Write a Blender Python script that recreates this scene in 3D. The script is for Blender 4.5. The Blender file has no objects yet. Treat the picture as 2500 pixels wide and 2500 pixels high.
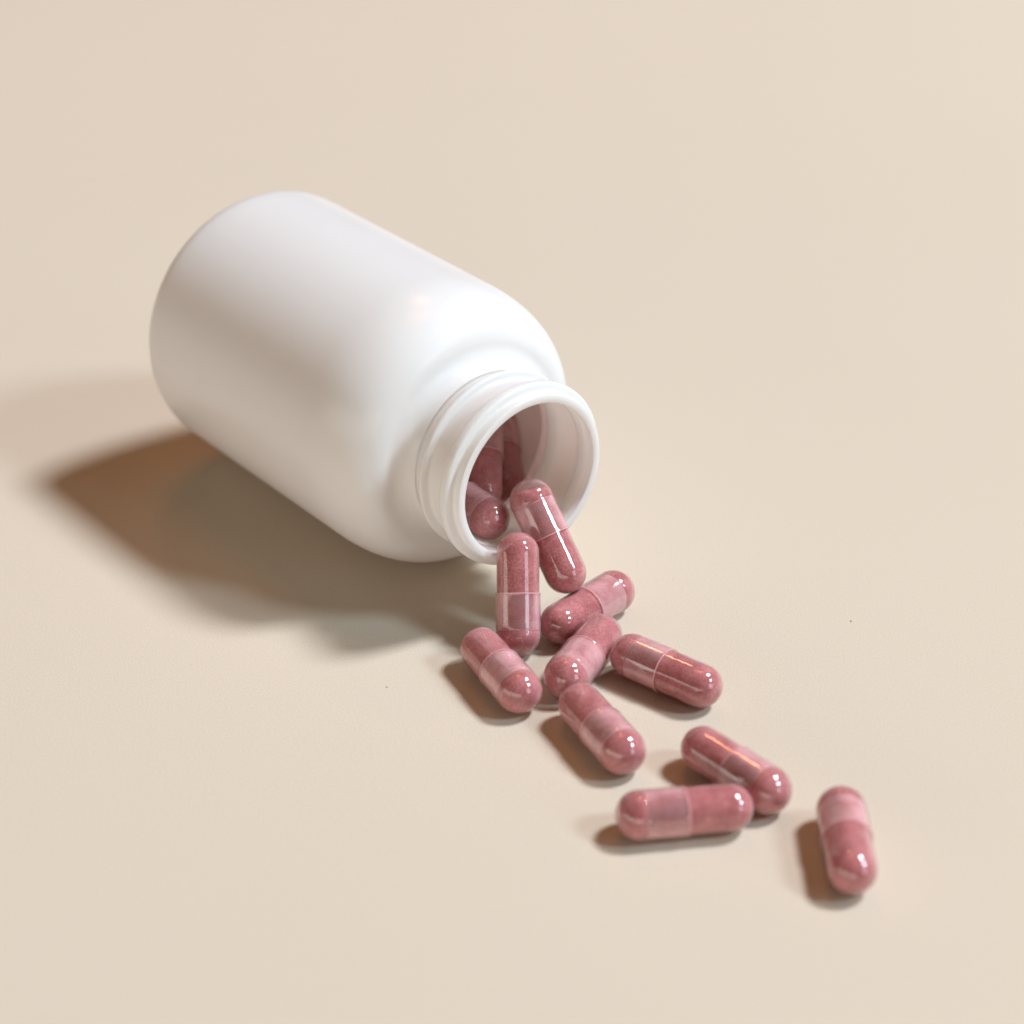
import bpy, bmesh, math, random
from mathutils import Vector, Matrix, noise

# ------------------------------------------------------------------ scene, camera, light
scene = bpy.context.scene
C = scene.collection
MM = 0.001                      # everything below is measured in millimetres
PI = math.pi

TH = math.radians(30.08)
DIST = 430.0
cam_data = bpy.data.cameras.new("camera")
cam = bpy.data.objects.new("camera", cam_data)
C.objects.link(cam)
cam.location = Vector((0, -math.cos(TH) * DIST, math.sin(TH) * DIST)) * MM
cam.rotation_euler = (PI / 2 - TH, 0, 0)
cam_data.sensor_width = 36
cam_data.lens = 36 * 5371.6 / 2500
cam_data.clip_start = 0.01
cam_data.clip_end = 50
cam_data.dof.use_dof = True
cam_data.dof.focus_distance = 0.386
cam_data.dof.aperture_fstop = 11.5
scene.camera = cam

world = bpy.data.worlds.new("World")
scene.world = world
world.use_nodes = True
bg = world.node_tree.nodes["Background"]
bg.inputs[0].default_value = (1.0, 0.60, 0.18, 1)
bg.inputs[1].default_value = 0.08

scene.render.engine = 'CYCLES'
scene.view_settings.view_transform = 'Standard'
scene.view_settings.look = 'None'
scene.view_settings.exposure = 0.0
scene.view_settings.gamma = 1.0
scene.cycles.transparent_max_bounces = 40
scene.cycles.max_bounces = 14
scene.cycles.diffuse_bounces = 6

def area_lamp(name, direction, dist, size, power, color, target=(0, -0.045, 0.01), sy=None):
    l = bpy.data.lights.new(name, 'AREA')
    l.shape = 'DISK' if sy is None else 'RECTANGLE'
    l.size = size
    if sy is not None:
        l.size_y = sy
    l.energy = power
    l.color = color
    o = bpy.data.objects.new(name, l)
    C.objects.link(o)
    d = Vector(direction).normalized()
    o.location = Vector(target) + d * dist
    o.rotation_euler = d.to_track_quat('Z', 'Y').to_euler()
    return o

area_lamp("key_lamp", (0.54, 0.165, 0.83), 4.0, 0.74, 178.0, (0.815, 0.885, 0.97))
area_lamp("window_lamp", (0.73, -0.22, 0.65), 4.0, 0.74, 71.0, (0.65, 0.865, 1.0))
area_lamp("low_window_lamp", (0.75, -0.56, 0.33), 3.0, 0.95, 12.0, (0.75, 0.87, 1.0), sy=1.2)
area_lamp("added_fill_lamp", (-0.60, -0.78, 0.12), 4.0, 9.0, 98.0, (1.0, 0.965, 0.90), sy=1.7)  # unseen fill, added to lighten the shaded side of the bottle
area_lamp("ceiling_lamp", (-0.05, 0.36, 0.93), 4.0, 1.30, 12.5, (1.0, 0.31, 0.08))
area_lamp("warm_lamp", (-0.07, 0.652, 0.755), 3.2, 0.24, 4.2, (1.0, 0.40, 0.15))

# ------------------------------------------------------------------ helpers
def link(name, me, mat, parent=None):
    o = bpy.data.objects.new(name, me)
    C.objects.link(o)
    if mat is not None and not me.materials:
        me.materials.append(mat)
    if parent is not None:
        o.parent = parent
    return o

def tag(o, label=None, cat=None, group=None, kind=None):
    if label: o["label"] = label
    if cat: o["category"] = cat
    if group: o["group"] = group
    if kind: o["kind"] = kind
    return o

def lathe(name, prof, seg=64, closed=False, deform=None):
    """revolve (x, r) points round the local X axis; r = 0 at an end makes a pole"""
    bm = bmesh.new()
    rings = []
    for (x, r) in prof:
        if r < 1e-6:
            rings.append([bm.verts.new((x * MM, 0, 0))])
        else:
            rings.append([bm.verts.new((x * MM, r * MM * math.cos(2 * PI * k / seg),
                                        r * MM * math.sin(2 * PI * k / seg))) for k in range(seg)])
    n = len(rings)
    for i in range(n if closed else n - 1):
        a, b = rings[i], rings[(i + 1) % n]
        for k in range(seg):
            k2 = (k + 1) % seg
            if len(a) == 1 and len(b) == 1:
                continue
            if len(a) == 1:
                bm.faces.new((a[0], b[k], b[k2]))
            elif len(b) == 1:
                bm.faces.new((a[k], b[0], a[k2]))
            else:
                bm.faces.new((a[k], b[k], b[k2], a[k2]))
    if deform:
        for v in bm.verts:
            v.co = deform(v.co)
    bmesh.ops.recalc_face_normals(bm, faces=bm.faces)
    me = bpy.data.meshes.new(name)
    bm.to_mesh(me)
    bm.free()
    for p in me.polygons:
        p.use_smooth = True
    return me

def new_mat(name):
    m = bpy.data.materials.new(name)
    m.use_nodes = True
    nt = m.node_tree
    for n in list(nt.nodes):
        nt.nodes.remove(n)
    out = nt.nodes.new("ShaderNodeOutputMaterial")
    return m, nt, out

def N(nt, t, **kw):
    n = nt.nodes.new(t)
    for k, v in kw.items():
        if hasattr(n, k):
            setattr(n, k, v)
        else:
            n.inputs[k].default_value = v
    return n

# ------------------------------------------------------------------ materials
def mat_paper():
    m, nt, out = new_mat("beige_paper")
    tc = N(nt, "ShaderNodeTexCoord")
    n1 = N(nt, "ShaderNodeTexNoise"); n1.inputs["Scale"].default_value = 9; n1.inputs["Detail"].default_value = 3
    n2 = N(nt, "ShaderNodeTexNoise"); n2.inputs["Scale"].default_value = 3800; n2.inputs["Detail"].default_value = 3
    nt.links.new(tc.outputs["Object"], n1.inputs["Vector"])
    nt.links.new(tc.outputs["Object"], n2.inputs["Vector"])
    r1 = N(nt, "ShaderNodeValToRGB")
    r1.color_ramp.elements[0].position = 0.3; r1.color_ramp.elements[0].color = (0.640, 0.541, 0.430, 1)
    r1.color_ramp.elements[1].position = 0.7; r1.color_ramp.elements[1].color = (0.648, 0.549, 0.438, 1)
    nt.links.new(n1.outputs["Fac"], r1.inputs[0])
    r2 = N(nt, "ShaderNodeMapRange"); r2.inputs["From Min"].default_value = 0.25; r2.inputs["From Max"].default_value = 0.75
    r2.inputs["To Min"].default_value = 0.88; r2.inputs["To Max"].default_value = 1.12
    nt.links.new(n2.outputs["Fac"], r2.inputs["Value"])
    mul = N(nt, "ShaderNodeMix", data_type='RGBA', blend_type='MULTIPLY')
    mul.inputs["Factor"].default_value = 1
    nt.links.new(r1.outputs[0], mul.inputs[6]); nt.links.new(r2.outputs[0], mul.inputs[7])
    b = N(nt, "ShaderNodeBsdfPrincipled")
    b.inputs["Roughness"].default_value = 0.8
    b.inputs["Specular IOR Level"].default_value = 0.08
    nt.links.new(mul.outputs[2], b.inputs["Base Color"])
    bp = N(nt, "ShaderNodeBump"); bp.inputs["Strength"].default_value = 0.12; bp.inputs["Distance"].default_value = 0.0001
    nt.links.new(n2.outputs["Fac"], bp.inputs["Height"])
    nt.links.new(bp.outputs[0], b.inputs["Normal"])
    nt.links.new(b.outputs[0], out.inputs[0])
    return m

def mat_plastic(name, pink_bounce=False, through=0.25):
    m, nt, out = new_mat(name)
    tc = N(nt, "ShaderNodeTexCoord")
    n1 = N(nt, "ShaderNodeTexNoise"); n1.inputs["Scale"].default_value = 110; n1.inputs["Detail"].default_value = 4
    n2 = N(nt, "ShaderNodeTexNoise"); n2.inputs["Scale"].default_value = 1500; n2.inputs["Detail"].default_value = 3
    nt.links.new(tc.outputs["Object"], n1.inputs["Vector"]); nt.links.new(tc.outputs["Object"], n2.inputs["Vector"])
    b = N(nt, "ShaderNodeBsdfPrincipled")
    b.inputs["Base Color"].default_value = (0.935, 0.94, 0.93, 1)
    b.inputs["IOR"].default_value = 1.5
    if pink_bounce:                    # pink light bounced off the capsules, painted into the inside wall colour
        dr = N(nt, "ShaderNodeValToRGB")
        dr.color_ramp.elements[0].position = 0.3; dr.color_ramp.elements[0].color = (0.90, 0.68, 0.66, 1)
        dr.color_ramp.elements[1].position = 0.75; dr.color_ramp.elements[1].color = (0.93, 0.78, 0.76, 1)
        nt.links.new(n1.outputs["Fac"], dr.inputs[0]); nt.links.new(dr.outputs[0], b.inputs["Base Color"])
    rr = N(nt, "ShaderNodeMapRange"); rr.inputs["To Min"].default_value = 0.19; rr.inputs["To Max"].default_value = 0.29
    nt.links.new(n1.outputs["Fac"], rr.inputs["Value"])
    nt.links.new(rr.outputs[0], b.inputs["Roughness"])
    b1 = N(nt, "ShaderNodeBump"); b1.inputs["Strength"].default_value = 0.12; b1.inputs["Distance"].default_value = 0.0003
    b2 = N(nt, "ShaderNodeBump"); b2.inputs["Strength"].default_value = 0.10; b2.inputs["Distance"].default_value = 0.00004
    nt.links.new(n1.outputs["Fac"], b1.inputs["Height"]); nt.links.new(n2.outputs["Fac"], b2.inputs["Height"])
    nt.links.new(b1.outputs[0], b2.inputs["Normal"]); nt.links.new(b2.outputs[0], b.inputs["Normal"])
    # thin polyethylene walls let some light through
    tl = N(nt, "ShaderNodeBsdfTranslucent"); tl.inputs[0].default_value = (0.97, 0.93, 0.88, 1)
    mx = N(nt, "ShaderNodeMixShader"); mx.inputs[0].default_value = through
    nt.links.new(b.outputs[0], mx.inputs[1]); nt.links.new(tl.outputs[0], mx.inputs[2])
    nt.links.new(mx.outputs[0], out.inputs[0])
    return m

def mat_powder():
    m, nt, out = new_mat("pink_powder")
    tc = N(nt, "ShaderNodeTexCoord")
    oi = N(nt, "ShaderNodeObjectInfo")
    add = N(nt, "ShaderNodeVectorMath", operation='MULTIPLY_ADD')
    add.inputs[1].default_value = (1, 1, 1)
    nt.links.new(tc.outputs["Object"], add.inputs[0]); nt.links.new(oi.outputs["Random"], add.inputs[2])
    na = N(nt, "ShaderNodeTexNoise"); na.inputs["Scale"].default_value = 420; na.inputs["Detail"].default_value = 4
    nb = N(nt, "ShaderNodeTexNoise"); nb.inputs["Scale"].default_value = 3400; nb.inputs["Detail"].default_value = 5
    nb.inputs["Roughness"].default_value = 0.7
    for n in (na, nb):
        nt.links.new(add.outputs[0], n.inputs["Vector"])
    r1 = N(nt, "ShaderNodeValToRGB")
    r1.color_ramp.elements[0].position = 0.35; r1.color_ramp.elements[0].color = (0.48, 0.142, 0.144, 1)
    r1.color_ramp.elements[1].position = 0.65; r1.color_ramp.elements[1].color = (0.62, 0.23, 0.228, 1)
    nt.links.new(na.outputs["Fac"], r1.inputs[0])
    r2 = N(nt, "ShaderNodeMapRange"); r2.inputs["From Min"].default_value = 0.3; r2.inputs["From Max"].default_value = 0.7
    r2.inputs["To Min"].default_value = 0.48; r2.inputs["To Max"].default_value = 1.40
    nt.links.new(nb.outputs["Fac"], r2.inputs["Value"])
    mul = N(nt, "ShaderNodeMix", data_type='RGBA', blend_type='MULTIPLY'); mul.inputs["Factor"].default_value = 1
    nt.links.new(r1.outputs[0], mul.inputs[6]); nt.links.new(r2.outputs[0], mul.inputs[7])
    b = N(nt, "ShaderNodeBsdfPrincipled")
    b.inputs["Roughness"].default_value = 0.9
    b.inputs["Specular IOR Level"].default_value = 0.15
    nt.links.new(mul.outputs[2], b.inputs["Base Color"])
    bp = N(nt, "ShaderNodeBump"); bp.inputs["Strength"].default_value = 0.5; bp.inputs["Distance"].default_value = 0.00012
    nt.links.new(nb.outputs["Fac"], bp.inputs["Height"]); nt.links.new(bp.outputs[0], b.inputs["Normal"])
    nt.links.new(b.outputs[0], out.inputs[0])
    return m

def mat_shell(name, haze_lo, haze_hi=None, rim=None):
    """clear gelatine; haze_hi is the milky film of powder dust and air where body and cap overlap (x > 0)"""
    m, nt, out = new_mat(name)
    tc = N(nt, "ShaderNodeTexCoord")
    lw = N(nt, "ShaderNodeLayerWeight"); lw.inputs["Blend"].default_value = 0.5
    pw = N(nt, "ShaderNodeMath", operation='POWER'); pw.inputs[1].default_value = 4.0
    nt.links.new(lw.outputs["Facing"], pw.inputs[0])
    fr = N(nt, "ShaderNodeMapRange"); fr.inputs["To Min"].default_value = 0.050; fr.inputs["To Max"].default_value = 0.75
    nt.links.new(pw.outputs[0], fr.inputs["Value"])
    n1 = N(nt, "ShaderNodeTexNoise"); n1.inputs["Scale"].default_value = 330; n1.inputs["Detail"].default_value = 3
    nt.links.new(tc.outputs["Object"], n1.inputs["Vector"])
    bp = N(nt, "ShaderNodeBump"); bp.inputs["Strength"].default_value = 0.055; bp.inputs["Distance"].default_value = 0.0002
    nt.links.new(n1.outputs["Fac"], bp.inputs["Height"])
    tr = N(nt, "ShaderNodeBsdfTransparent"); tr.inputs[0].default_value = (0.996, 0.985, 0.985, 1)
    df = N(nt, "ShaderNodeBsdfDiffuse"); df.inputs[0].default_value = (0.95, 0.61, 0.62, 1)
    tl = N(nt, "ShaderNodeBsdfTranslucent"); tl.inputs[0].default_value = (0.95, 0.61, 0.62, 1)
    hz = N(nt, "ShaderNodeMixShader"); hz.inputs[0].default_value = 0.3
    nt.links.new(df.outputs[0], hz.inputs[1]); nt.links.new(tl.outputs[0], hz.inputs[2])
    mix1 = N(nt, "ShaderNodeMixShader")
    nt.links.new(tr.outputs[0], mix1.inputs[1]); nt.links.new(hz.outputs[0], mix1.inputs[2])
    # haze factor
    base = N(nt, "ShaderNodeMapRange"); base.inputs["From Min"].default_value = 0.3; base.inputs["From Max"].default_value = 0.7
    base.inputs["To Min"].default_value = haze_lo * 0.25; base.inputs["To Max"].default_value = haze_lo * 2.2
    nt.links.new(n1.outputs["Fac"], base.inputs["Value"])
    fac = base.outputs[0]
    if haze_hi is not None:
        sx = N(nt, "ShaderNodeSeparateXYZ"); nt.links.new(tc.outputs["Object"], sx.inputs[0])
        st = N(nt, "ShaderNodeMapRange"); st.inputs["From Min"].default_value = -0.0002; st.inputs["From Max"].default_value = 0.0001
        st.inputs["To Min"].default_value = 0; st.inputs["To Max"].default_value = 1
        nt.links.new(sx.outputs[0], st.inputs["Value"])
        hi = N(nt, "ShaderNodeMapRange"); hi.inputs["From Min"].default_value = 0.3; hi.inputs["From Max"].default_value = 0.7
        hi.inputs["To Min"].default_value = haze_hi * 0.5; hi.inputs["To Max"].default_value = haze_hi * 1.5
        nt.links.new(n1.outputs["Fac"], hi.inputs["Value"])
        mx = N(nt, "ShaderNodeMix"); nt.links.new(st.outputs[0], mx.inputs[0])
        nt.links.new(base.outputs[0], mx.inputs[2]); nt.links.new(hi.outputs[0], mx.inputs[3])
        fac = mx.outputs[0]
    edge = N(nt, "ShaderNodeMath", operation='POWER'); edge.inputs[1].default_value = 2.0
    nt.links.new(lw.outputs["Facing"], edge.inputs[0])
    em = N(nt, "ShaderNodeMapRange"); em.inputs["To Min"].default_value = 1.0; em.inputs["To Max"].default_value = 9.0
    nt.links.new(edge.outputs[0], em.inputs["Value"])
    fm = N(nt, "ShaderNodeMath", operation='MULTIPLY', use_clamp=True)
    nt.links.new(fac, fm.inputs[0]); nt.links.new(em.outputs[0], fm.inputs[1])
    fac = fm.outputs[0]
    if rim is not None:          # the cut edge of the shell is frosted
        sx2 = N(nt, "ShaderNodeSeparateXYZ"); nt.links.new(tc.outputs["Object"], sx2.inputs[0])
        rm = N(nt, "ShaderNodeMapRange"); rm.inputs["From Min"].default_value = rim[0] * MM; rm.inputs["From Max"].default_value = rim[1] * MM
        rm.inputs["To Min"].default_value = 0.0; rm.inputs["To Max"].default_value = 0.75
        nt.links.new(sx2.outputs[0], rm.inputs["Value"])
        mxx = N(nt, "ShaderNodeMath", operation='MAXIMUM')
        nt.links.new(fac, mxx.inputs[0]); nt.links.new(rm.outputs[0], mxx.inputs[1])
        fac = mxx.outputs[0]
    nt.links.new(fac, mix1.inputs[0])
    gl = N(nt, "ShaderNodeBsdfGlossy"); gl.inputs["Roughness"].default_value = 0.05
    nt.links.new(bp.outputs[0], gl.inputs["Normal"])
    mix2 = N(nt, "ShaderNodeMixShader")
    nt.links.new(fr.outputs[0], mix2.inputs[0]); nt.links.new(mix1.outputs[0], mix2.inputs[1]); nt.links.new(gl.outputs[0], mix2.inputs[2])
    nt.links.new(mix2.outputs[0], out.inputs[0])
    return m

def mat_speck():
    m, nt, out = new_mat("dark_speck")
    b = N(nt, "ShaderNodeBsdfPrincipled"); b.inputs["Base Color"].default_value = (0.10, 0.05, 0.04, 1); b.inputs["Roughness"].default_value = 0.8
    nt.links.new(b.outputs[0], out.inputs[0])
    return m

PAPER = mat_paper(); PLASTIC = mat_plastic("white_plastic"); BOUNCE_INNER = mat_plastic("pink_bounce_inner_plastic", True, 0.22); BOUNCE_NECK = mat_plastic("pink_bounce_neck_plastic", True, 0.6); NECKMAT = mat_plastic("thin_white_plastic", False, 0.30); POWDER = mat_powder()
CAPMAT = mat_shell("clear_gelatine_cap", 0.035, None, (-0.02, -0.10)); BODYMAT = mat_shell("clear_gelatine_body", 0.03, 0.25, (6.15, 6.25))
SPECK = mat_speck()

# ------------------------------------------------------------------ the setting: one large sheet of beige paper
def paper_sheet():
    bm = bmesh.new()
    bmesh.ops.create_grid(bm, x_segments=60, y_segments=60, size=2.5)
    me = bpy.data.meshes.new("tabletop"); bm.to_mesh(me); bm.free()
    o = link("tabletop", me, PAPER)
    tag(o, "smooth matt beige paper surface under the bottle and capsules", None, kind="structure")
paper_sheet()

# ------------------------------------------------------------------ the bottle
R = 27.0
MOUTH = Vector((3.286, -35.365, R))
YAW = 0.6738
AX = Vector((math.sin(YAW), -math.cos(YAW), 0))      # from the base to the mouth

def fillet(pts):
    return pts
def shoulder(off):
    """shoulder curve from the cylinder to the neck root, moved inward by off"""
    o = []
    t1, a, rr0, ex = 32.2, 15.9, 18.9, 2.35
    b = R - rr0
    def pt(w):
        return (t1 - a * max(0.0, math.sin(w)) ** (2 / ex), R - b + b * max(0.0, math.cos(w)) ** (2 / ex))
    n = 28
    for k in range(0, n + 1):
        w = (PI / 2) * k / n
        t, r = pt(w)
        p, q = pt(max(0, w - 0.01)), pt(min(PI / 2, w + 0.01))
        dt, dr = q[0] - p[0], q[1] - p[1]
        L = math.hypot(dt, dr)
        nx, nr = dr / L, -dt / L            # outward: towards the mouth and away from the axis
        o.append((t - off * nx, r - off * nr))
    return o

def bottle():
    root = bpy.data.objects.new("pill_bottle", None); C.objects.link(root)
    tag(root, "white plastic pill bottle lying on its side, open and without its cap", "bottle")
    # local +X runs from the mouth plane back to the base, so that t = x
    base_pt = MOUTH + (-AX) * 44
    root.location = Vector((base_pt.x, base_pt.y, 0)) * MM
    root.rotation_euler = (0, 0, math.atan2(-AX.y, -AX.x))
    T0, RHO = 88.5, 5.5
    outer = [(12.9, 15.75), (13.6, 15.82), (14.3, 16.0), (14.9, 16.35), (15.4, 16.85), (15.8, 17.5), (16.1, 18.2)]
    sh = shoulder(0)[::-1]
    outer += sh
    outer += [(45, R), (65, R), (80, R)]
    for k in range(0, 9):
        w = (PI / 2) * k / 8
        outer.append((T0 - RHO + RHO * math.sin(w), R - RHO + RHO * math.cos(w)))
    outer += [(T0 - 0.2, R - 8), (T0 - 1.6, R - 10.5), (T0 - 2.0, R - 14), (T0 - 2.2, 6), (T0 - 2.2, 0)]
    W = 1.25
    inner = [(T0 - 2.2 - W, 0), (T0 - 2.2 - W, 8), (T0 - 2.0 - W, R - 13), (T0 - W - 0.4, R - 9), (T0 - W - 0.3, R - 7)]
    for k in range(8, -1, -1):
        w = (PI / 2) * k / 8
        rr = RHO - W
        inner.append((T0 - RHO + rr * math.sin(w), R - RHO + rr * math.cos(w)))
    inner += [(80, R - W), (65, R - W), (45, R - W)]
    inner += shoulder(W)
    inner += [(16.0, 16.2), (15.3, 15.1), (15.0, 14.62), (14.7, 14.5), (12.9, 14.45), (12.9, 15.75)]
    body_me = lathe("bottle_body", outer + inner, 160, closed=False)
    def shift(me):
        for v in me.vertices:
            v.co.x -= 44 * MM
            v.co.z += R * MM
    shift(body_me)
    body_me.materials.append(PLASTIC); body_me.materials.append(BOUNCE_INNER)
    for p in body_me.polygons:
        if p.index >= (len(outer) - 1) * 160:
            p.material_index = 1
    link("body", body_me, PLASTIC, root)
    # neck with bead, groove and transfer ring; rim lip as a part of its own
    neck = [(12.895, 14.45), (9, 14.40), (5.5, 14.36), (3.905, 14.34),
            (3.905, 15.70), (4.4, 15.66), (5.6, 15.65), (7, 15.65), (8.75, 15.65), (9.05, 15.72), (9.17, 15.95), (9.22, 16.5), (9.3, 16.85), (9.55, 17.02), (10.0, 17.02), (10.25, 16.88), (10.34, 16.6), (10.38, 16.0), (10.5, 15.75),
            (10.8, 15.66), (12.0, 15.66), (12.895, 15.75)]
    nm = lathe("bottle_neck", neck, 160, closed=True); shift(nm)
    nm.materials.append(NECKMAT); nm.materials.append(BOUNCE_NECK)
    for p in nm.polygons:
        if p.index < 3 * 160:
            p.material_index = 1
    link("neck", nm, PLASTIC, root)
    rim = [(3.9, 14.34), (1.6, 14.36), (1.2, 14.40), (0.4, 14.46), (0.08, 14.48), (0.0, 14.56), (0.0, 15.84), (0.05, 15.92), (0.14, 15.95), (0.7, 15.92),
           (1.5, 15.86), (1.78, 15.92), (1.88, 16.1), (1.92, 16.8), (1.98, 17.1), (2.16, 17.32), (2.45, 17.42), (3.1, 17.46), (3.5, 17.42), (3.7, 17.3), (3.82, 17.1), (3.87, 16.7), (3.9, 15.9)]
    rm = lathe("bottle_rim", rim, 160, closed=True); shift(rm)
    rm.materials.append(NECKMAT); rm.materials.append(BOUNCE_NECK)
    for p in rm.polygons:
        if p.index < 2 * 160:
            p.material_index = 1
    link("rim", rm, PLASTIC, root)
    return root
bottle()

# ------------------------------------------------------------------ capsules
RB, RC = 3.77, 3.97        # outer radii of body and cap
WALL = 0.10

def hemi(cx, r, sgn, n=12, squash=1.0):
    """from the pole to the equator"""
    return [(cx + sgn * r * squash * math.cos(PI / 2 * k / n), r * math.sin(PI / 2 * k / n)) for k in range(n + 1)]

def dimple(co):
    # six shallow oval dimples near the dome of the cap, and a slightly uneven rim
    x, y, z = co.x / MM, co.y / MM, co.z / MM
    a = math.atan2(z, y); rad = math.hypot(y, z)
    if rad > 2.5:
        for k in range(4):
            d = (a - (2 * PI * k / 4) + PI) % (2 * PI) - PI
            q = ((x - 4.6) / 0.75) ** 2 + (d * 3.6 / 0.45) ** 2
            if q < 1:
                f = 1 - 0.055 * (1 - q) ** 1.0 / 1
                rad2 = rad - 0.10 * (1 - q) ** 1.5
                return Vector((co.x, y / rad * rad2 * MM, z / rad * rad2 * MM))
    return co

def cap_mesh():
    cx = 10.95 - RC
    out = [(10.95 if k == 0 else x, r) for k, (x, r) in enumerate(hemi(cx, RC, 1, 14))]
    out = hemi(cx, RC, 1, 14)
    out += [(cx - 0.25, RC), (cx - 0.45, RC - 0.05), (cx - 0.6, RC - 0.08), (cx - 0.75, RC - 0.05), (cx - 0.95, RC)]
    x = cx - 1.1
    while x > 0.1:
        out.append((x, RC + 0.0)); x -= 0.16
    out += [(0.02, RC + 0.05), (-0.12, RC + 0.06), (-0.19, RC + 0.02), (-0.2, RC - WALL + 0.02)]
    inn = [(-0.1, RC - WALL), (1.5, RC - WALL), (3, RC - WALL)]
    x = 3.2
    while x < cx - 1.0:
        inn.append((x, RC - WALL)); x += 0.2
    inn += [(cx - 0.95, RC - WALL), (cx - 0.6, RC - WALL - 0.08), (cx - 0.25, RC - WALL)]
    inn += hemi(cx, RC - WALL, 1, 14)[::-1]
    return lathe("capsule_cap", out + inn, 96, deform=dimple)

def body_mesh():
    cx = -10.95 + RB
    out = hemi(cx, RB, -1, 14)
    out += [(x, RB - 0.004 * max(0, x + 2)) for x in (-5, -3, -1, 0, 1, 3, 5, 6.2)]
    out += [(6.35, RB - 0.06), (6.38, RB - WALL)]
    inn = [(6.3, RB - WALL - 0.02), (3, RB - WALL - 0.01), (0, RB - WALL), (-3, RB - WALL), (-5, RB - WALL)]
    inn += hemi(cx, RB - WALL, -1, 14)[::-1]
    return lathe("capsule_body", out + inn, 64)

def powder_mesh(seed, cap_gap, body_gap, tilt):
    """column of packed powder; *_gap is how much of the dome is left empty"""
    rnd = random.Random(seed)
    off = Vector((rnd.random() * 50, rnd.random() * 50, rnd.random() * 50))
    rb = RB - WALL - 0.04
    rc = RC - WALL - 0.05
    cb = -10.95 + RB; cc = 10.95 - RC
    prof = hemi(cb, rb, -1, 18)
    x = cb + 0.4
    while x < 6.1:
        prof.append((x, rb)); x += 0.4
    prof += [(6.35, rb), (6.55, rc - 0.1), (6.75, rc)]
    prof += hemi(cc, rc, 1, 20)[::-1]
    def deform(co):
        x, y, z = co.x / MM, co.y / MM, co.z / MM
        p = Vector((x, y, z))
        n = noise.fractal(p * 0.9 + off, 0.8, 2.0, 4)
        n2 = noise.noise(p * 3.0 + off)
        lim = 10.95 - WALL - 0.05 - cap_gap + tilt * z * 0.28 + (0.35 * n + 0.12 * n2) * min(1, cap_gap)
        if x > lim:
            x = lim + (x - lim) * 0.12 + 0.10 * n2 * min(1, cap_gap)
        lim = -(10.95 - WALL - 0.05 - body_gap) + tilt * z * 0.25 + (0.3 * n + 0.12 * n2) * min(1, body_gap)
        if x < lim:
            x = lim + (x - lim) * 0.12 + 0.10 * n2 * min(1, body_gap)
        k = 1 - 0.012 * max(0, n)
        return Vector((x * MM, y * k * MM, z * k * MM))
    return lathe("capsule_powder", prof, 64, deform=deform)

CAP_ME = cap_mesh(); BODY_ME = body_mesh()
CAP_ME.materials.append(CAPMAT); BODY_ME.materials.append(BODYMAT)
POW = [powder_mesh(1, 0.25, 0.0, 0.3), powder_mesh(2, 1.9, 0.0, 1.0), powder_mesh(3, 0.0, 2.6, -0.9), powder_mesh(4, 1.5, 0.1, -0.8),
       powder_mesh(5, 0.6, 0.5, 0.6), powder_mesh(6, 0.05, 0.9, 0.5), powder_mesh(7, 0.9, 0.0, -0.5)]
for me in POW:
    me.materials.append(POWDER)

GROUP = "pink powder capsules spilled from the bottle"
def capsule(cap_end, body_end, spin, variant, label):
    """cap_end / body_end: centres of the two domes in mm"""
    a, b = Vector(cap_end), Vector(body_end)
    mid = (a + b) / 2
    xd = (a - b).normalized()
    up = Vector((0, 0, 1))
    zd = (up - xd * up.dot(xd)).normalized()
    yd = zd.cross(xd)
    rot = Matrix((xd, yd, zd)).transposed()
    root = bpy.data.objects.new("capsule", None); C.objects.link(root)
    foot = mid - zd * RC
    root.matrix_world = Matrix.Translation(foot * MM) @ rot.to_4x4()
    tag(root, label, "capsule", GROUP)
    s = Matrix.Rotation(math.radians(spin), 4, 'X')
    for nm, me in (("cap", CAP_ME), ("body", BODY_ME), ("powder_fill", POW[variant])):
        o = bpy.data.objects.new(nm, me); C.objects.link(o)
        o.parent = root
        o.matrix_local = Matrix.Translation((0, 0, RC * MM)) @ s
    return root

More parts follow.
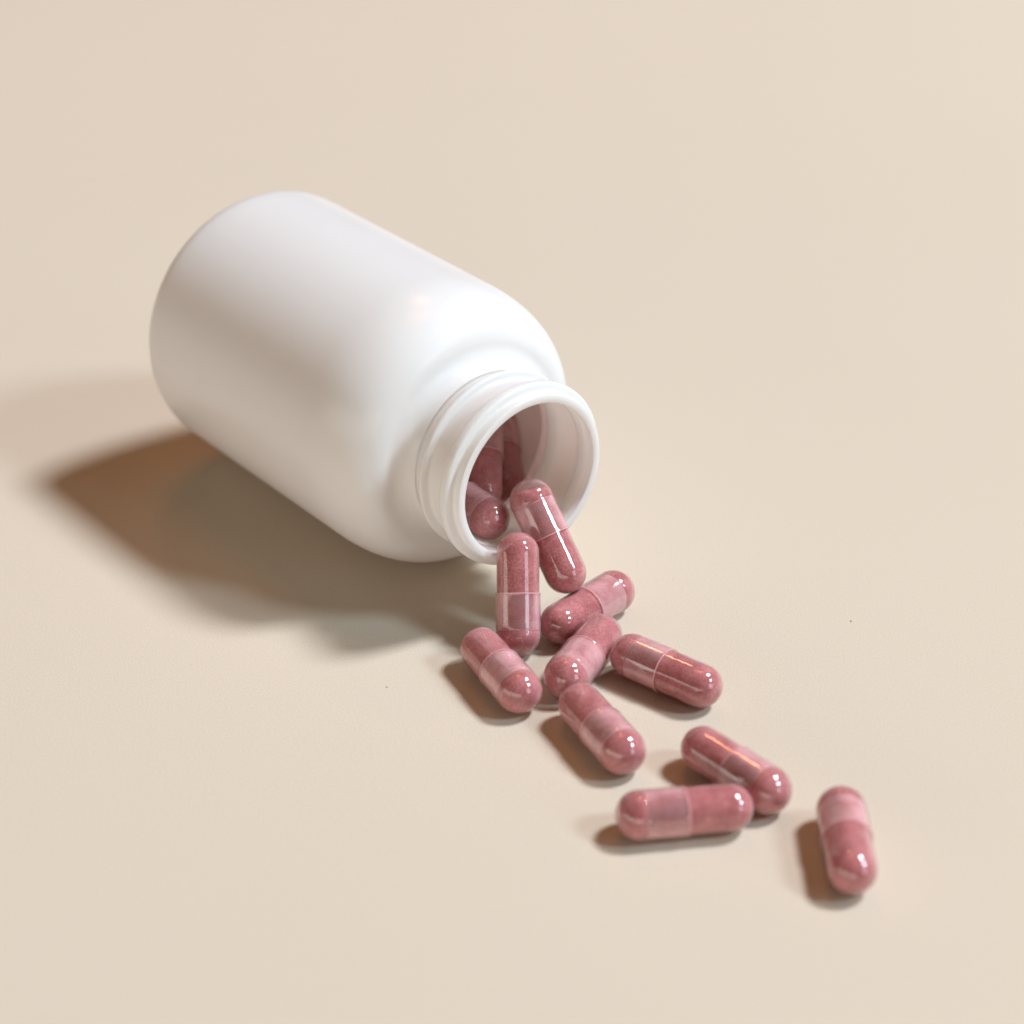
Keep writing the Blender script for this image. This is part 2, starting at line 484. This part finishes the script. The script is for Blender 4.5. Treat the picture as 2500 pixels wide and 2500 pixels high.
Z = RC
capsule((3.5, -31.9, 20.8), (9.4, -39.1, 10.35), 200, 1, "capsule leaning out of the bottle mouth over the lower lip, with a long white highlight")
capsule((1.1, -49.5, 3.99), (1.03, -41.9, 15.7), 86, 6, "upright capsule propped against the bottle lip, its lower end on the paper")
capsule((18.3, -35.6, Z), (8.7, -45.9, Z), 10, 4, "capsule lying behind the others, the leaning capsule resting on its left half")
capsule((9.3, -62.6, Z), (15.5, -50.1, Z), 20, 2, "middle capsule of the cluster with an empty clear dome at its upper end")
capsule((20.8, -56.5, Z), (31.7, -65.2, Z), 60, 3, "capsule lying to the right of the cluster with powder clumps in its left dome")
capsule((1.0, -66.4, Z), (-5.0, -54.6, Z), 0, 5, "leftmost capsule on the paper, below and left of the upright one")
capsule((17.9, -84.0, Z), (11.4, -71.0, Z), 90, 0, "capsule just below the cluster, pointing down and right")
capsule((40.2, -94.1, Z), (31.1, -83.5, Z), 150, 5, "capsule with an orange streak whose lower end is hidden behind the horizontal capsule")
capsule((19.8, -100.6, Z), (33.8, -98.7, Z), 15, 6, "horizontal capsule lying sideways near the bottom of the spill")
capsule((51.2, -99.5, Z), (51.0, -113.5, Z), 30, 3, "rightmost and lowest capsule, lying apart from all the others")
capsule((-4.3, -31.0, 16.7), (-13.0, -20.0, 16.9), 70, 0, "capsule inside the neck, round end showing at lower left of the opening")
capsule((-5.5, -5.8, 22.5), (-5.5, -17.7, 15.1), 10, 0, "capsule inside the bottle, seen above the one lying in the neck")
capsule((-2.9, 5.5, 16.2), (-1.2, -7.1, 10.9), 10, 0, "dark shaded capsule deepest inside the bottle, right of the other inside one")

# ------------------------------------------------------------------ specks of dust on the paper
def specks():
    bm = bmesh.new()
    rnd = random.Random(5)
    pts = [(61.0, -39.3, .14), (-21.5, -60.1, .12), (24.5, -64.0, .11), (-56.0, -53.1, .05), (-38, -88, .06), (30, -25, .05)]
    for x, y, r in pts:
        bmesh.ops.create_icosphere(bm, subdivisions=1, radius=r * MM,
                                   matrix=Matrix.Translation((x * MM, y * MM, r * 0.5 * MM)) @ Matrix.Rotation(rnd.random() * 3, 4, 'Z') @ Matrix.Diagonal((1.4, 0.8, 0.6, 1)))
    me = bpy.data.meshes.new("dust"); bm.to_mesh(me); bm.free()
    o = link("dust_specks", me, SPECK)
    tag(o, "tiny dark specks of dust scattered on the beige paper", "dust", kind="stuff")
specks()
